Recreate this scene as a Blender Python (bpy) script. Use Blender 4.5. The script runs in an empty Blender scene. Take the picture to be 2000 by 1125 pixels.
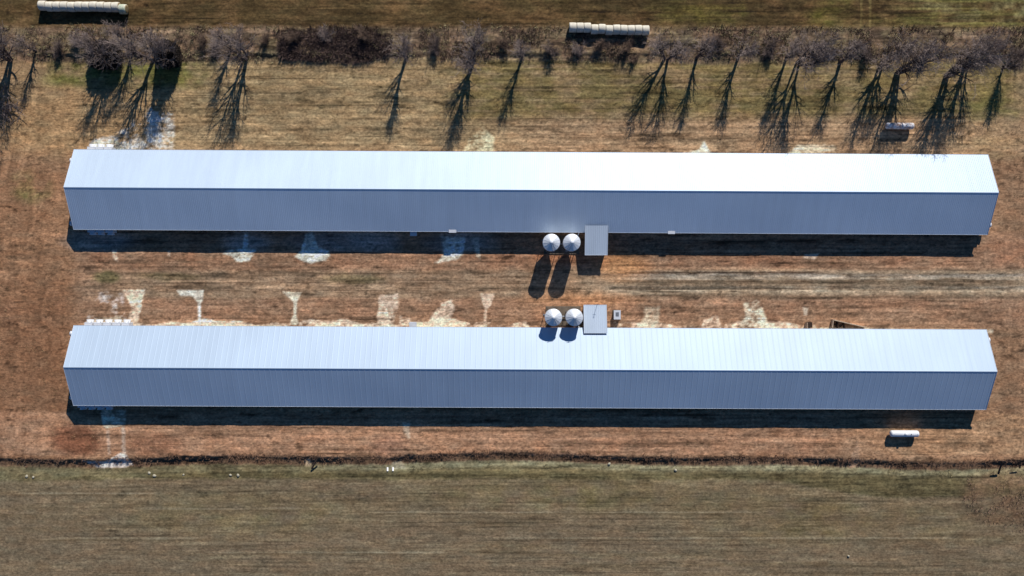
import bpy, math, random
import numpy as np
from mathutils import Vector, Matrix
random.seed(7); rng = np.random.default_rng(11)
scene = bpy.context.scene
col = scene.collection
R = math.radians
# ------------------------------------------------------------------ camera, sky, sun, exposure
H, F = 130.0, 1490.0                      # drone height (m) and focal length in photo pixels
cd = bpy.data.cameras.new("camera"); cam = bpy.data.objects.new("camera", cd); col.objects.link(cam)
cam.location = (0, 0, H); cam.rotation_euler = (0, 0, 0)
cd.sensor_width = 36; cd.lens = F/2000*36; cd.clip_start = 1; cd.clip_end = 8000
scene.camera = cam
SD = Vector((0.49, 1.66, 1.0)).normalized()      # direction towards the sun
world = bpy.data.worlds.new("World"); scene.world = world; world.use_nodes = True
wn = world.node_tree; wn.nodes.clear()
sky = wn.nodes.new("ShaderNodeTexSky"); sky.sky_type = 'NISHITA'; sky.sun_disc = False
sky.sun_elevation = math.asin(SD.z); sky.sun_rotation = math.atan2(SD.x, SD.y)
sky.ozone_density = 2.5; sky.dust_density = 0.3; sky.air_density = 1.0
bg = wn.nodes.new("ShaderNodeBackground"); bg.inputs[1].default_value = 0.044
wo = wn.nodes.new("ShaderNodeOutputWorld")
tn = wn.nodes.new("ShaderNodeVectorMath"); tn.operation = 'MULTIPLY'; tn.inputs[1].default_value = (.45, .98, 1.55)   # clear deep-blue winter air
wn.links.new(sky.outputs[0], tn.inputs[0]); wn.links.new(tn.outputs[0], bg.inputs[0]); wn.links.new(bg.outputs[0], wo.inputs[0])
sl = bpy.data.lights.new("sun", 'SUN'); sun = bpy.data.objects.new("sun", sl); col.objects.link(sun)
sl.energy = 5.0; sl.angle = R(0.5); sl.color = (1.0, 0.965, 0.92)
sun.rotation_euler = SD.to_track_quat('Z', 'Y').to_euler(); sun.location = (40, 140, 90)
scene.view_settings.view_transform = 'Standard'; scene.view_settings.look = 'None'
scene.view_settings.exposure = 0.0; scene.view_settings.gamma = 1.0

def P(px, py, z=0.0):                     # a survey point measured on the photo, at height z
    s = (H - z)/F
    return ((px-1000)*s, (562.5-py)*s)
def PV(px, py, z=0.0):
    x, y = P(px, py, z); return Vector((x, y, z))
def S(r, g, b, k=1.0):                    # sRGB 0..255 -> linear albedo
    f = lambda c: ((c/255+0.055)/1.055)**2.4 if c > 10 else c/255/12.92
    return (f(r)*k, f(g)*k, f(b)*k)

# ------------------------------------------------------------------ materials
def mat(name, base, rough=0.8, metal=0.0, var=0.25, scale=1.5, bump=0.0, bscale=8, tint=None, stretch=(1,1,1), spec=0.3):
    m = bpy.data.materials.new(name); m.use_nodes = True; n = m.node_tree; b = n.nodes["Principled BSDF"]
    b.inputs["Roughness"].default_value = rough; b.inputs["Metallic"].default_value = metal
    b.inputs["Specular IOR Level"].default_value = spec
    tc = n.nodes.new("ShaderNodeTexCoord"); mp = n.nodes.new("ShaderNodeMapping"); mp.inputs["Scale"].default_value = stretch
    n.links.new(tc.outputs["Object"], mp.inputs[0])
    nz = n.nodes.new("ShaderNodeTexNoise"); nz.inputs["Scale"].default_value = scale; nz.inputs["Detail"].default_value = 6
    n.links.new(mp.outputs[0], nz.inputs["Vector"])
    rp = n.nodes.new("ShaderNodeValToRGB")
    d = tint or tuple(c*(1-var) for c in base)
    rp.color_ramp.elements[0].position = 0.35; rp.color_ramp.elements[0].color = (*d, 1)
    rp.color_ramp.elements[1].position = 0.65; rp.color_ramp.elements[1].color = (*base, 1)
    n.links.new(nz.outputs[0], rp.inputs[0]); n.links.new(rp.outputs[0], b.inputs["Base Color"])
    if bump:
        n2 = n.nodes.new("ShaderNodeTexNoise"); n2.inputs["Scale"].default_value = bscale; n2.inputs["Detail"].default_value = 5
        n.links.new(mp.outputs[0], n2.inputs["Vector"])
        bp = n.nodes.new("ShaderNodeBump"); bp.inputs["Strength"].default_value = 1; bp.inputs["Distance"].default_value = bump
        n.links.new(n2.outputs[0], bp.inputs["Height"]); n.links.new(bp.outputs[0], b.inputs["Normal"])
    return m

def roof_mat(name, base, rough, metal, panel, pvar):
    """painted / galvanised sheet: panel to panel variation, faint streaks that run down the slope"""
    m = bpy.data.materials.new(name); m.use_nodes = True; n = m.node_tree; b = n.nodes["Principled BSDF"]; L = n.links
    b.inputs["Roughness"].default_value = rough; b.inputs["Metallic"].default_value = metal; b.inputs["Specular IOR Level"].default_value = 0.6
    tc = n.nodes.new("ShaderNodeTexCoord"); sp = n.nodes.new("ShaderNodeSeparateXYZ"); L.new(tc.outputs["Object"], sp.inputs[0])
    dv = n.nodes.new("ShaderNodeMath"); dv.operation = 'DIVIDE'; L.new(sp.outputs[0], dv.inputs[0]); dv.inputs[1].default_value = panel
    fl = n.nodes.new("ShaderNodeMath"); fl.operation = 'FLOOR'; L.new(dv.outputs[0], fl.inputs[0])
    wnz = n.nodes.new("ShaderNodeTexWhiteNoise"); wnz.noise_dimensions = '1D'; L.new(fl.outputs[0], wnz.inputs["W"])
    mr = n.nodes.new("ShaderNodeMapRange"); mr.inputs[3].default_value = 1-pvar; mr.inputs[4].default_value = 1+pvar; L.new(wnz.outputs[0], mr.inputs[0])
    mp = n.nodes.new("ShaderNodeMapping"); mp.inputs["Scale"].default_value = (1.2, 0.12, 0.12); L.new(tc.outputs["Object"], mp.inputs[0])
    nz = n.nodes.new("ShaderNodeTexNoise"); nz.inputs["Scale"].default_value = 1.0; nz.inputs["Detail"].default_value = 5; L.new(mp.outputs[0], nz.inputs["Vector"])
    m2 = n.nodes.new("ShaderNodeMapRange"); m2.inputs[1].default_value = .3; m2.inputs[2].default_value = .7; m2.inputs[3].default_value = 0.96; m2.inputs[4].default_value = 1.03; L.new(nz.outputs[0], m2.inputs[0])
    n3 = n.nodes.new("ShaderNodeTexNoise"); n3.inputs["Scale"].default_value = 0.06; n3.inputs["Detail"].default_value = 3; L.new(tc.outputs["Object"], n3.inputs["Vector"])
    m3 = n.nodes.new("ShaderNodeMapRange"); m3.inputs[1].default_value = .3; m3.inputs[2].default_value = .7; m3.inputs[3].default_value = 0.95; m3.inputs[4].default_value = 1.04; L.new(n3.outputs[0], m3.inputs[0])
    a = n.nodes.new("ShaderNodeMath"); a.operation = 'MULTIPLY'; L.new(mr.outputs[0], a.inputs[0]); L.new(m2.outputs[0], a.inputs[1])
    c = n.nodes.new("ShaderNodeMath"); c.operation = 'MULTIPLY'; L.new(a.outputs[0], c.inputs[0]); L.new(m3.outputs[0], c.inputs[1])
    vm = n.nodes.new("ShaderNodeVectorMath"); vm.operation = 'SCALE'; vm.inputs[0].default_value = base; L.new(c.outputs[0], vm.inputs["Scale"])
    L.new(vm.outputs[0], b.inputs["Base Color"])
    r2 = n.nodes.new("ShaderNodeMapRange"); r2.inputs[3].default_value = rough-.06; r2.inputs[4].default_value = rough+.06; L.new(n3.outputs[0], r2.inputs[0]); L.new(r2.outputs[0], b.inputs["Roughness"])
    return m

M = {}
M['roof_a'] = roof_mat('upper_house_roof_metal', (.53, .63, .74), .55, .10, .914, .008)
M['roof_b'] = roof_mat('lower_house_roof_metal', (.465, .565, .675), .55, .10, .914, .012)
M['roof_c'] = roof_mat('shed_roof_metal', (.53, .61, .70), .55, .15, .9, .03)
M['trim'] = mat('white_metal_trim', (.72, .74, .78), .5, .1, .08)
M['wall'] = mat('side_curtain_wall', (.42, .44, .46), .7, 0, .3, .8)
M['white'] = mat('white_fan_housing', (.74, .75, .77), .5, 0, .12, 2)
M['grille'] = mat('dark_fan_grille', (.09, .10, .12), .5, .4, .3, 6)
M['galv'] = mat('galvanised_bin_steel', (.74, .76, .78), .5, .2, .15, 1.2)
M['galv2'] = mat('galvanised_leg_steel', (.35, .37, .40), .5, .6, .3, 3)
M['bale'] = mat('cream_net_wrapped_hay', S(226, 217, 196), .85, 0, .22, 2.2, .03, 12)
M['baleface'] = mat('hay_bale_face', S(150, 128, 92), .9, 0, .35, 5, .03, 14)
M['balegreen'] = mat('green_tinged_net_wrap', S(160, 180, 150), .85, 0, .3, 3, .03, 12, tint=S(215, 205, 185))
M['tank'] = mat('white_tank_paint', (.78, .78, .78), .65, 0, .08, 1.5)
M['tankrust'] = mat('weathered_tank_paint', (.78, .79, .80), .45, 0, .6, 1.9, tint=S(190, 150, 128))
M['dark'] = mat('dark_painted_metal', (.05, .05, .055), .6, .2, .3, 4)
M['wood'] = mat('weathered_plank', S(206, 180, 152), .85, 0, .35, 4, .01, 20)
M['woodd'] = mat('dark_old_wood', S(78, 60, 50), .9, 0, .4, 4, .01, 20)
M['bark'] = mat('grey_brown_bark', S(92, 78, 74), .9, 0, .4, 3, .02, 10)
M['twig'] = mat('grey_lilac_twigs', S(152, 134, 124), .85, 0, .35, .9)
M['twigdark'] = mat('dark_vine_twigs', S(130, 112, 102), .9, 0, .4, .9)
M['brush'] = mat('brown_dry_brush', S(134, 110, 92), .9, 0, .5, .5)
M['brushdark'] = mat('dark_bramble_stems', S(104, 84, 76), .9, 0, .5, .6)
M['drygrass'] = mat('straw_coloured_grass', S(172, 158, 116), .9, 0, .35, .6)
M['weed'] = mat('dead_brown_weeds', S(128, 98, 78), .9, 0, .4, .7)
M['vine'] = mat('dark_vine_leaves', S(62, 52, 46), .8, 0, .5, .8)
M['cornerweed'] = mat('light_dead_weeds', S(160, 130, 106), .9, 0, .45, .7)
M['stone'] = mat('pale_stone', S(180, 172, 150), .85, 0, .25, 3, .03, 6)
M['concrete'] = mat('grey_concrete_pad', S(122, 108, 92), .9, 0, .45, .9, .01, 10)

# ------------------------------------------------------------------ mesh builder
class MB:
    def __init__(s): s.v = []; s.f = []
    def add(s, vs, fs):
        o = len(s.v); s.v += [tuple(v) for v in vs]; s.f += [tuple(i+o for i in f) for f in fs]; return s
    def box(s, c, d, rz=0, rx=0, ry=0):
        x, y, z = d[0]/2, d[1]/2, d[2]/2
        m = Matrix.Rotation(rz, 3, 'Z') @ Matrix.Rotation(ry, 3, 'Y') @ Matrix.Rotation(rx, 3, 'X'); c = Vector(c)
        vs = [c + m @ Vector(p) for p in ((-x,-y,-z),(x,-y,-z),(x,y,-z),(-x,y,-z),(-x,-y,z),(x,-y,z),(x,y,z),(-x,y,z))]
        return s.add(vs, [(0,3,2,1),(4,5,6,7),(0,1,5,4),(1,2,6,5),(2,3,7,6),(3,0,4,7)])
    def tube(s, p0, p1, r0, r1=None, n=10, caps=True):
        r1 = r0 if r1 is None else r1; p0 = Vector(p0); p1 = Vector(p1); q = (p1-p0).normalized().to_track_quat('Z', 'Y')
        vs = []
        for p, r in ((p0, r0), (p1, r1)):
            for k in range(n):
                a = 2*math.pi*k/n; vs.append(p + q @ Vector((r*math.cos(a), r*math.sin(a), 0)))
        fs = [(k, (k+1) % n, n+(k+1) % n, n+k) for k in range(n)]
        if caps: fs += [tuple(range(n))[::-1], tuple(range(n, 2*n))]
        return s.add(vs, fs)
    def lathe(s, prof, c=(0,0,0), axis='Z', n=24):
        """prof: list of (radius, height)"""
        c = Vector(c); vs = []
        for r, h in prof:
            for k in range(n):
                a = 2*math.pi*k/n; u, v = r*math.cos(a), r*math.sin(a)
                vs.append(c + (Vector((u, v, h)) if axis == 'Z' else Vector((h, u, v)) if axis == 'X' else Vector((u, h, v))))
        fs = []
        for j in range(len(prof)-1):
            for k in range(n):
                a, b = j*n+k, j*n+(k+1) % n; q = (a, b, b+n, a+n)
                fs.append(q if axis != 'Y' else q[::-1])
        if prof[0][0] > 1e-4: fs.append(tuple(range(n))[::-1])
        if prof[-1][0] > 1e-4: fs.append(tuple(range((len(prof)-1)*n, len(prof)*n)))
        return s.add(vs, fs)
    def build(s, name, m, parent=None, smooth=False, bevel=0):
        me = bpy.data.meshes.new(name); me.from_pydata(s.v, [], s.f); me.update()
        if smooth: me.polygons.foreach_set("use_smooth", [True]*len(me.polygons))
        me.materials.append(m); o = bpy.data.objects.new(name, me); col.objects.link(o)
        if parent: o.parent = parent
        if bevel:
            b = o.modifiers.new("bevel", 'BEVEL'); b.width = bevel; b.segments = 2; b.limit_method = 'ANGLE'
        return o
def tag(o, label=None, cat=None, group=None, kind=None):
    if label: o["label"] = label
    if cat: o["category"] = cat
    if group: o["group"] = group
    if kind: o["kind"] = kind
    return o
def empty(name, loc=(0,0,0), rz=0):
    o = bpy.data.objects.new(name, None); col.objects.link(o); o.location = loc; o.rotation_euler = (0,0,rz); o.empty_display_size = .5
    return o
def copy_tree(o, parent=None):
    c = o.copy(); col.objects.link(c)
    if parent: c.parent = parent
    for ch in list(o.children): copy_tree(ch, c)
    return c

# ------------------------------------------------------------------ value noise
def hash2(ix, iy, seed):
    h = (ix.astype(np.int64)*374761393 + iy.astype(np.int64)*668265263 + seed*974711) & 0x7fffffff
    h = ((h ^ (h >> 13))*1274126177) & 0x7fffffff
    return ((h ^ (h >> 16)) & 0xffff)/65535.0
def vnoise(x, y, seed=0):
    ix = np.floor(x); iy = np.floor(y); fx = x-ix; fy = y-iy; fx = fx*fx*(3-2*fx); fy = fy*fy*(3-2*fy)
    a = hash2(ix, iy, seed); b = hash2(ix+1, iy, seed); c = hash2(ix, iy+1, seed); d = hash2(ix+1, iy+1, seed)
    return (a*(1-fx)+b*fx)*(1-fy)+(c*(1-fx)+d*fx)*fy
def fbm(x, y, seed=0, o=4):
    s = np.zeros_like(x); w = 0; a = 1
    for k in range(o):
        s += a*vnoise(x*2**k + 17.3*k, y*2**k - 9.1*k, seed+k*31); w += a; a *= .55
    return s/w - .5
def sm(a, b, x):
    t = np.clip((x-a)/(b-a), 0, 1); return t*t*(3-2*t)

# ------------------------------------------------------------------ ground: one sheet, dense under the camera, coarse to the horizon
def axis(lo, hi, step):
    core = list(np.arange(lo, hi+1e-6, step)); out = []; d = step; v = hi
    while v < 3000: d *= 1.45; v += d; out.append(v)
    d = step; v = lo; neg = []
    while v > -3000: d *= 1.45; v -= d; neg.append(v)
    return np.array(neg[::-1]+core+out)
gx = axis(-93, 93, .21); gy = axis(-54, 54, .19)
X, Y = np.meshgrid(gx, gy)
px = X/H*F+1000; py = 562.5-Y/H*F
far = (np.abs(X) > 100) | (np.abs(Y) > 60)
w1 = fbm(X/7, Y/7, 1)*14; w2 = fbm(X/1.6, Y/1.2, 2)*7; w3 = fbm(X/.6, Y/.5, 3)*5
qx = px + w1*.6 + w2 + w3; qy = py + w1*.35 + w2*.8 + w3*.7           # ragged edges
C = np.zeros(X.shape+(3,)); C[:] = S(146, 112, 86)
def paint(mask, c, k=1.0):
    global C
    m = (np.clip(mask, 0, 1)*k)[..., None]; C = C*(1-m) + np.array(S(*c))*m
def band(y0, y1, s0=6, s1=6, q=None):
    q = qy if q is None else q
    return sm(y0-s0, y0+s0, q)*(1-sm(y1-s1, y1+s1, q))
def blob(cx, cy, rx, ry, soft=.4, q=True):
    u = ((qx if q else px)-cx)/rx; v = ((qy if q else py)-cy)/ry; d = np.sqrt(u*u+v*v)
    return 1-sm(1-soft, 1+soft, d)
# sides
cl0 = fbm(X/2.4, Y/1.6, 95, 4); big = fbm(X/9, Y/9, 5, 4); mid = fbm(X/3.2, Y/2.2, 6, 4); streak = fbm(X/16, Y/.45, 8, 4); streak2 = fbm(X/5, Y/.28, 9, 3); fine = fbm(X/.5, Y/.34, 10, 2)
paint((1-sm(120, 170, qx))*band(260, 900), (140, 104, 78))
paint((1-sm(120, 160, qx))*band(560, 890, 60), (128, 92, 68), .8)
paint(sm(1925, 1965, qx), (136, 104, 80), .8)
# strip between hedge and upper house
paint(band(108, 300, 6, 30)*(.45+.55*sm(90, 200, qx)), (152, 126, 94))
gm = band(118, 238, 8, 22)*(.25 + .75*sm(820, 930, qx))*(1-.75*sm(1960, 2000, qx))
gm *= np.clip(.85 + 2.2*mid + 1.6*streak, 0, 1)
paint(gm, (114, 98, 62))
paint(band(105, 168, 6, 12)*(1-sm(370, 430, qx))*sm(60, 120, qx)*np.clip(.9+2.5*mid, 0, 1), (104, 98, 54))
paint(blob(150, 240, 170, 60), (158, 124, 88), .7)
paint(sm(120, 200, px)*(1-sm(1900, 1960, px))*(band(166, 172, 2, 3)+band(206, 210, 2, 3)+band(146, 149, 2, 2))*sm(-.1, .12, cl0), (78, 68, 40), .35)
paint(blob(1930, 240, 90, 60)*np.clip(.6+3*mid, 0, 1), (110, 102, 58), .8)
paint(blob(60, 365, 40, 30)*np.clip(.5+3*mid, 0, 1), (104, 98, 58), .8)
paint(band(230, 300, 16)*sm(900, 1100, qx), (160, 126, 98), .65)
# hedge floor
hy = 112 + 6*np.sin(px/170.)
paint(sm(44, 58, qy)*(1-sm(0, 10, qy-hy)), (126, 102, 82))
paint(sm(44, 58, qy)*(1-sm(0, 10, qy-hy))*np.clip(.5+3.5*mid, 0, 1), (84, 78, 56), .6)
# north field
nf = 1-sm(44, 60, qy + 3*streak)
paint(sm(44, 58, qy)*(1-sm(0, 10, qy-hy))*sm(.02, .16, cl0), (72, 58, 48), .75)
paint(nf, (90, 72, 46)); paint(nf*np.clip(.4+3*big+1.5*streak, 0, 1)*sm(900, 1500, px), (100, 92, 44), .9)
paint(nf*np.clip(.2+3*mid, 0, 1), (118, 88, 60), .5); paint(nf*blob(1930, 15, 120, 30, .6)*np.clip(.4+4*cl0, 0, 1), (150, 138, 96), .6)
paint(nf*sm(1680, 1900, qx)*np.clip(.45+4*streak, 0, 1), (142, 132, 78), .7)
for tx in (1682, 1700): paint(nf*(1-sm(1.2, 3, np.abs(px+2*mid-tx))), (146, 124, 78), .6)
# centre strip between the houses
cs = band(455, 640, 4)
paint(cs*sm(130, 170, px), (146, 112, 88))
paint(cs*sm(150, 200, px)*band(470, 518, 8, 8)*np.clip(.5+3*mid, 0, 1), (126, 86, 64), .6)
rd = band(528, 582, 5, 6, py+4*mid+6*streak)
paint(rd*sm(130, 260, px), (146, 124, 100), .55)
paint(rd*sm(1120, 1220, px), (142, 122, 100), .6)
paint(band(535, 546, 2, 2, py+3*streak)*sm(1150, 1250, px)*np.clip(.75+3*streak2, 0, 1), (168, 154, 138), .6)
paint(band(560, 571, 2, 2, py+3*streak)*sm(1150, 1250, px)*np.clip(.75+3*streak2, 0, 1), (168, 150, 128), .6)
paint(band(548, 556, 2, 2, py+3*streak)*sm(1150, 1250, px), (104, 86, 68), .6)
paint(band(531, 534, 1.2, 1.2, py+2*streak2)*sm(1190, 1230, px)*(1-sm(1560, 1640, px)), (84, 64, 50), .9)
paint(band(577, 583, 2, 2, py+5*streak)*sm(1190, 1230, px), (106, 80, 62), .6)
for yy, x0, x1 in ((533, 150, 1000), (541, 900, 1060), (553, 200, 1050), (560, 130, 420), (565, 1180, 1990), (549, 1180, 1990), (538, 260, 560), (546, 600, 1010), (567, 240, 760), (571, 760, 960), (512, 160, 700)):
    paint(band(yy-2, yy+2, 1.5, 1.5, py+5*streak)*sm(x0, x0+40, px)*(1-sm(x1-40, x1, px))*np.clip(.6+3*streak2, 0, 1), (90, 70, 54), .8)
paint(blob(210, 542, 26, 12)+.6*blob(690, 545, 60, 10)+.5*blob(330, 540, 60, 8), (78, 80, 48), .7)
paint(blob(1215, 520, 50, 26, .6), (176, 124, 82), .7)
paint(blob(1130, 588, 110, 16, .6), (172, 120, 82), .6)
paint(blob(1060, 560, 24, 70, .6), (166, 118, 84), .4)
paint(blob(1090, 505, 60, 12, .6), (150, 92, 62), .6)
paint(band(588, 632, 6)*np.clip(2.6*mid+.2, 0, 1), (134, 98, 76), .7)
# strip south of the lower house
ss = sm(800, 812, qy)*(1-sm(886, 894, qy))
paint(ss, (158, 120, 94)); paint(ss*np.clip(.3+3*mid, 0, 1), (144, 104, 78), .6)
paint(blob(148, 860, 46, 30, .35), (116, 72, 52), .8); paint(blob(300, 870, 60, 20, .6), (130, 88, 66), .6)
paint(blob(760, 870, 30, 22, .6), (136, 96, 78), .5); paint(sm(1560, 1800, px)*ss, (152, 118, 88), .7)
# ditch, verge and the hay field
dl = 894 + 4*np.sin(px/260.+1)+3*np.sin(px/90.) + 5*sm(1000, 2000, px)       # the bank line
dd = py - dl + w2*.7 + w3*.5
paint(sm(-7, 3, dd+9*cl0), (104, 80, 62))
vg = sm(12, 18, dd)
paint(vg, (104, 94, 70)); 
fy = 938 + 8*fbm(X/20, Y/20, 21)+ 34*sm(1450, 1760, px)
fe = sm(-5, 6, py-fy+w2+w3*.5)
paint(vg*(1-fe)*sm(24, 34, dd), (90, 80, 56), .9)
paint(sm(11, 15, dd)*(1-sm(22, 27, dd))*sm(560, 700, px), (142, 134, 106), .55)
paint(fe, (128, 112, 90))
paint(fe*blob(1180, 965, 320, 34, .7)*np.clip(.6+2*mid, 0, 1), (124, 116, 76), .75)
paint(fe*blob(1630, 1020, 260, 40, .7)*np.clip(.6+2*mid, 0, 1), (118, 106, 70), .75)
paint(fe*blob(450, 1000, 260, 40, .7)*np.clip(.6+2*mid, 0, 1), (126, 116, 80), .6)
paint(fe*np.clip(.1+4*streak, 0, 1), (112, 98, 74), .6)
paint(fe*np.clip(4*streak2-.3, 0, 1), (150, 136, 108), .5)
paint(fe*np.clip(.2+3.5*big, 0, 1), (120, 104, 82), .45)
for yy, x0, x1 in ((964, 0, 330), (993, 250, 620), (1052, 60, 420), (1079, 380, 900), (1000, 700, 1500), (1051, 950, 1900), (1010, 1780, 1900)):
    lw = band(yy-1, yy+1, 1.5, 1.5, py+4*streak)*sm(x0, x0+60, px)*(1-sm(x1-60, x1, px)); paint(lw, (168, 156, 130), .6)
    lw = band(yy+3, yy+5, 1.5, 1.5, py+4*streak)*sm(x0, x0+60, px)*(1-sm(x1-60, x1, px)); paint(lw, (92, 80, 60), .6)
br = blob(1985, 975, 105, 62, .25)
br = br*np.clip(.45+2.5*mid, 0, 1); paint(br, (112, 88, 68), .85)
paint(blob(60, 925, 90, 14, .6), (96, 88, 66), .6)
# pale sand and lime dust
SAND = (232, 200, 174); WHT = (208, 190, 166)
def poly(pts, soft=3.0, jag=1.0, c=SAND, k=1.0, den=1.35):
    global C
    xs = [p[0] for p in pts]; ys = [p[1] for p in pts]
    jx = (w3*.9+w2*.45)*jag; jy = (w3*.8+w2*.35)*jag
    sel = (px > min(xs)-14) & (px < max(xs)+14) & (py > min(ys)-14) & (py < max(ys)+14)
    ux = (px+jx)[sel]; uy = (py+jy)[sel]
    ins = np.zeros(ux.shape, bool); dist = np.full(ux.shape, 1e9)
    for i in range(len(pts)):
        (x0, y0), (x1, y1) = pts[i], pts[(i+1) % len(pts)]
        cnd = ((y0 > uy) != (y1 > uy)) & (ux < (x1-x0)*(uy-y0)/((y1-y0) if y1 != y0 else 1e-9)+x0); ins ^= cnd
        L2 = (x1-x0)**2+(y1-y0)**2; t = np.clip(((ux-x0)*(x1-x0)+(uy-y0)*(y1-y0))/L2, 0, 1)
        dist = np.minimum(dist, np.hypot(ux-x0-t*(x1-x0), uy-y0-t*(y1-y0)))
    sd = np.where(ins, dist, -dist); mk = np.clip(sd/soft+.5, 0, 1)
    if den is not None: mk = mk*np.clip(den + 3.2*mid[sel] + 1.5*fine[sel], 0, 1)
    full = np.zeros(X.shape); full[sel] = mk; paint(full, c, k)
poly([(476,455),(484,455),(484,484),(500,488),(494,500),(488,510),(462,510),(452,500),(434,494),(444,488),(474,486)], 3, .8, c=(236,228,208), k=.85)
poly([(598,455),(612,455),(622,484),(642,489),(644,498),(636,508),(606,514),(588,508),(574,500),(588,488)], 3, .8, c=(238,228,208), k=.9)
poly([(862,462),(908,462),(905,495),(896,506),(850,514),(868,500)], 4, 1.1, c=(234,226,206), k=.85)
poly([(918,462),(935,462),(938,506),(930,500)], c=WHT, k=.6)
for cx, r in ((200, 60), (480, 40), (650, 75), (735, 40), (900, 60)): paint(blob(cx, 472, r, 20, .6)*band(445, 492, 2, 3, py), (190, 186, 184), .3)
poly([(219,488),(230,488),(229,510),(222,506)], k=.8); poly([(326,490),(331,490),(331,500),(326,500)], k=.7)
poly([(1573,496),(1600,496),(1592,508),(1570,504)], k=.7)
edge = []
for x in range(230, 1040, 14): edge.append((x, 629 + 4*math.sin(x/37.)+3*math.sin(x/11.)))
poly([(230, 646)] + edge + [(1040, 650)], 2.5, .9, (234, 203, 178), .9, den=.85)
edge = [(x, 632 + 4*math.sin(x/41.)+2*math.sin(x/13.)) for x in range(1200, 1600, 14)]
poly([(1196, 650)] + edge + [(1600, 652)], 2.5, .9, (230, 198, 172), .85, den=.7)
poly([(1600,640),(1940,644),(1940,650),(1600,650)], 2, .2, (196, 180, 156), .8)
poly([(165,640),(172,618),(196,572),(240,568),(250,640)], 5, 1.6, (208, 196, 188), .8, den=.42)
poly([(172,640),(188,622),(236,618),(250,640)], 3, 1, WHT, .8)
poly([(238,566),(284,566),(278,590),(266,640),(246,640),(258,600)], k=.85, den=.85)
poly([(345,567),(398,567),(396,588),(392,592),(393,634),(387,634),(387,592),(376,578),(352,577)], 2.5, .5, (230,218,200), .9)
poly([(552,570),(588,571),(580,590),(578,616),(584,634),(566,634),(574,612),(574,590)], 2.5, .5, (228,214,190), .85)
poly([(740,576),(778,574),(776,602),(768,636),(736,636)], 3.5, 1.1, k=.85, den=.95)
poly([(782,618),(800,622),(800,636),(780,636)], 3, .9, k=.7)
poly([(862,592),(880,584),(888,604),(880,622),(896,638),(830,638),(846,612)], 3.5, 1.1, k=.92, den=1.05)
poly([(938,574),(966,574),(958,596),(950,604),(951,638),(944,638),(946,602)], 2.5, .6, k=.75)
poly([(1262,602),(1288,598),(1286,640),(1252,640)], 7, 1.2, (204,184,158), .75, den=.8)
poly([(1452,592),(1482,584),(1496,620),(1506,642),(1440,642),(1456,620)], 4, 1.1, (222,204,178), .88, den=.95)
poly([(1374,626),(1400,616),(1412,642),(1370,642)], 4, 1, k=.75)
poly([(1569,600),(1578,602),(1576,616),(1570,616)], 3, .6, (214,190,166), .8)
# dust north of the upper house
poly([(168,296),(182,272),(222,266),(262,236),(300,210),(340,222),(338,300)], 6, 1.8, (206, 200, 192), .85, den=.45)
poly([(170,298),(184,276),(228,274),(248,298)], 3, 1, WHT, .95)
poly([(905,298),(922,262),(944,250),(966,270),(962,298)], 6, 1.6, (198,186,152), .85, den=.75)
poly([(1330,300),(1366,292),(1375,276),(1384,292),(1392,300)], 3, .8, (216,204,180), .9)
poly([(1530,302),(1560,284),(1630,284),(1640,302)], 5, 1.4, (208,194,168), .75, den=.7)
# dust south of the lower house and in the ditch
poly([(196,800),(246,800),(246,830),(226,834),(202,836)], 2.5, .8, WHT, .85, den=.9)
poly([(238,832),(244,832),(246,890),(239,890)], 3, .8, (190,168,150), .6); poly([(208,840),(213,840),(217,888),(211,890)], 3, 1, (190,168,150), .45)
poly([(160,902),(205,902),(236,886),(246,888),(256,908),(246,914),(186,914)], 3, 1.2, (214,200,190), .85)
poly([(786,826),(801,826),(800,862),(790,846)], 3, .8, (190,166,142), .7); poly([(765,905),(780,898),(792,915),(762,918)], 3, .8, (170,158,134), .7)
poly([(592,898),(604,896),(606,912),(596,912)], 3, .8, (186,160,132), .7); poly([(1664,890),(1676,860),(1680,912),(1660,916)], 4, 1, (170,136,112), .6)
# broad, streaky and fine tone of the soil and thatch itself
kk = np.ones(X.shape)
inner = sm(110, 200, px)*(1-sm(1900, 1960, px)); cl = fbm(X/1.3, Y/.6, 77, 4); cl2 = fbm(X/4.5, Y/.9, 78, 4)
kk *= 1 + .6*streak*(.12+.88*inner)
kk *= 1 + .55*mid + .5*streak2*inner + .55*fine + .3*big + .7*cl*(.6+.4*inner)
kk *= 1 - .55*sm(.12, .26, cl2)*sm(-.1, .15, mid) - .5*sm(.14, .24, cl) + .25*sm(.12, .25, -cl2)
vside = (1-sm(110, 160, px)) + sm(1940, 1975, px)
wv = 3.2*fbm(X/6, Y/6, 34, 2); vs_ = fbm((X+wv)/.7, Y/4+wv, 33, 3); kk *= 1 + vside*.8*vs_*sm(-.3, .1, mid)
fieldtame = fe*.45; kk = kk*(1-fieldtame) + fieldtame
ln1 = fbm(X/26, Y/.3, 91, 3); ln2 = fbm(X/13, Y/.22, 92, 2)
kk *= 1 - (.42*sm(.1, .22, ln1)*sm(-.12, .12, cl2) - .28*sm(.1, .2, -ln1))*inner*(1-.45*fe) - .3*sm(.14, .26, ln2)*inner
kk = np.clip(kk, .25, 1.75)*(1-.2*fe)*(1-.2*nf)
C *= kk[..., None]; C *= 1 - (fe*vg)[..., None]*np.array([0, .05, .06]) - (gm*.4)[..., None]*np.array([.12, .14, 0])
hue = fbm(X/2.5, Y/1.0, 41, 3)[..., None]; C *= 1 + hue*np.array([.2, 0, -.12])
C = np.clip(C*np.array([1.24, 1.27, 1.22]), .010, .8)
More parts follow.
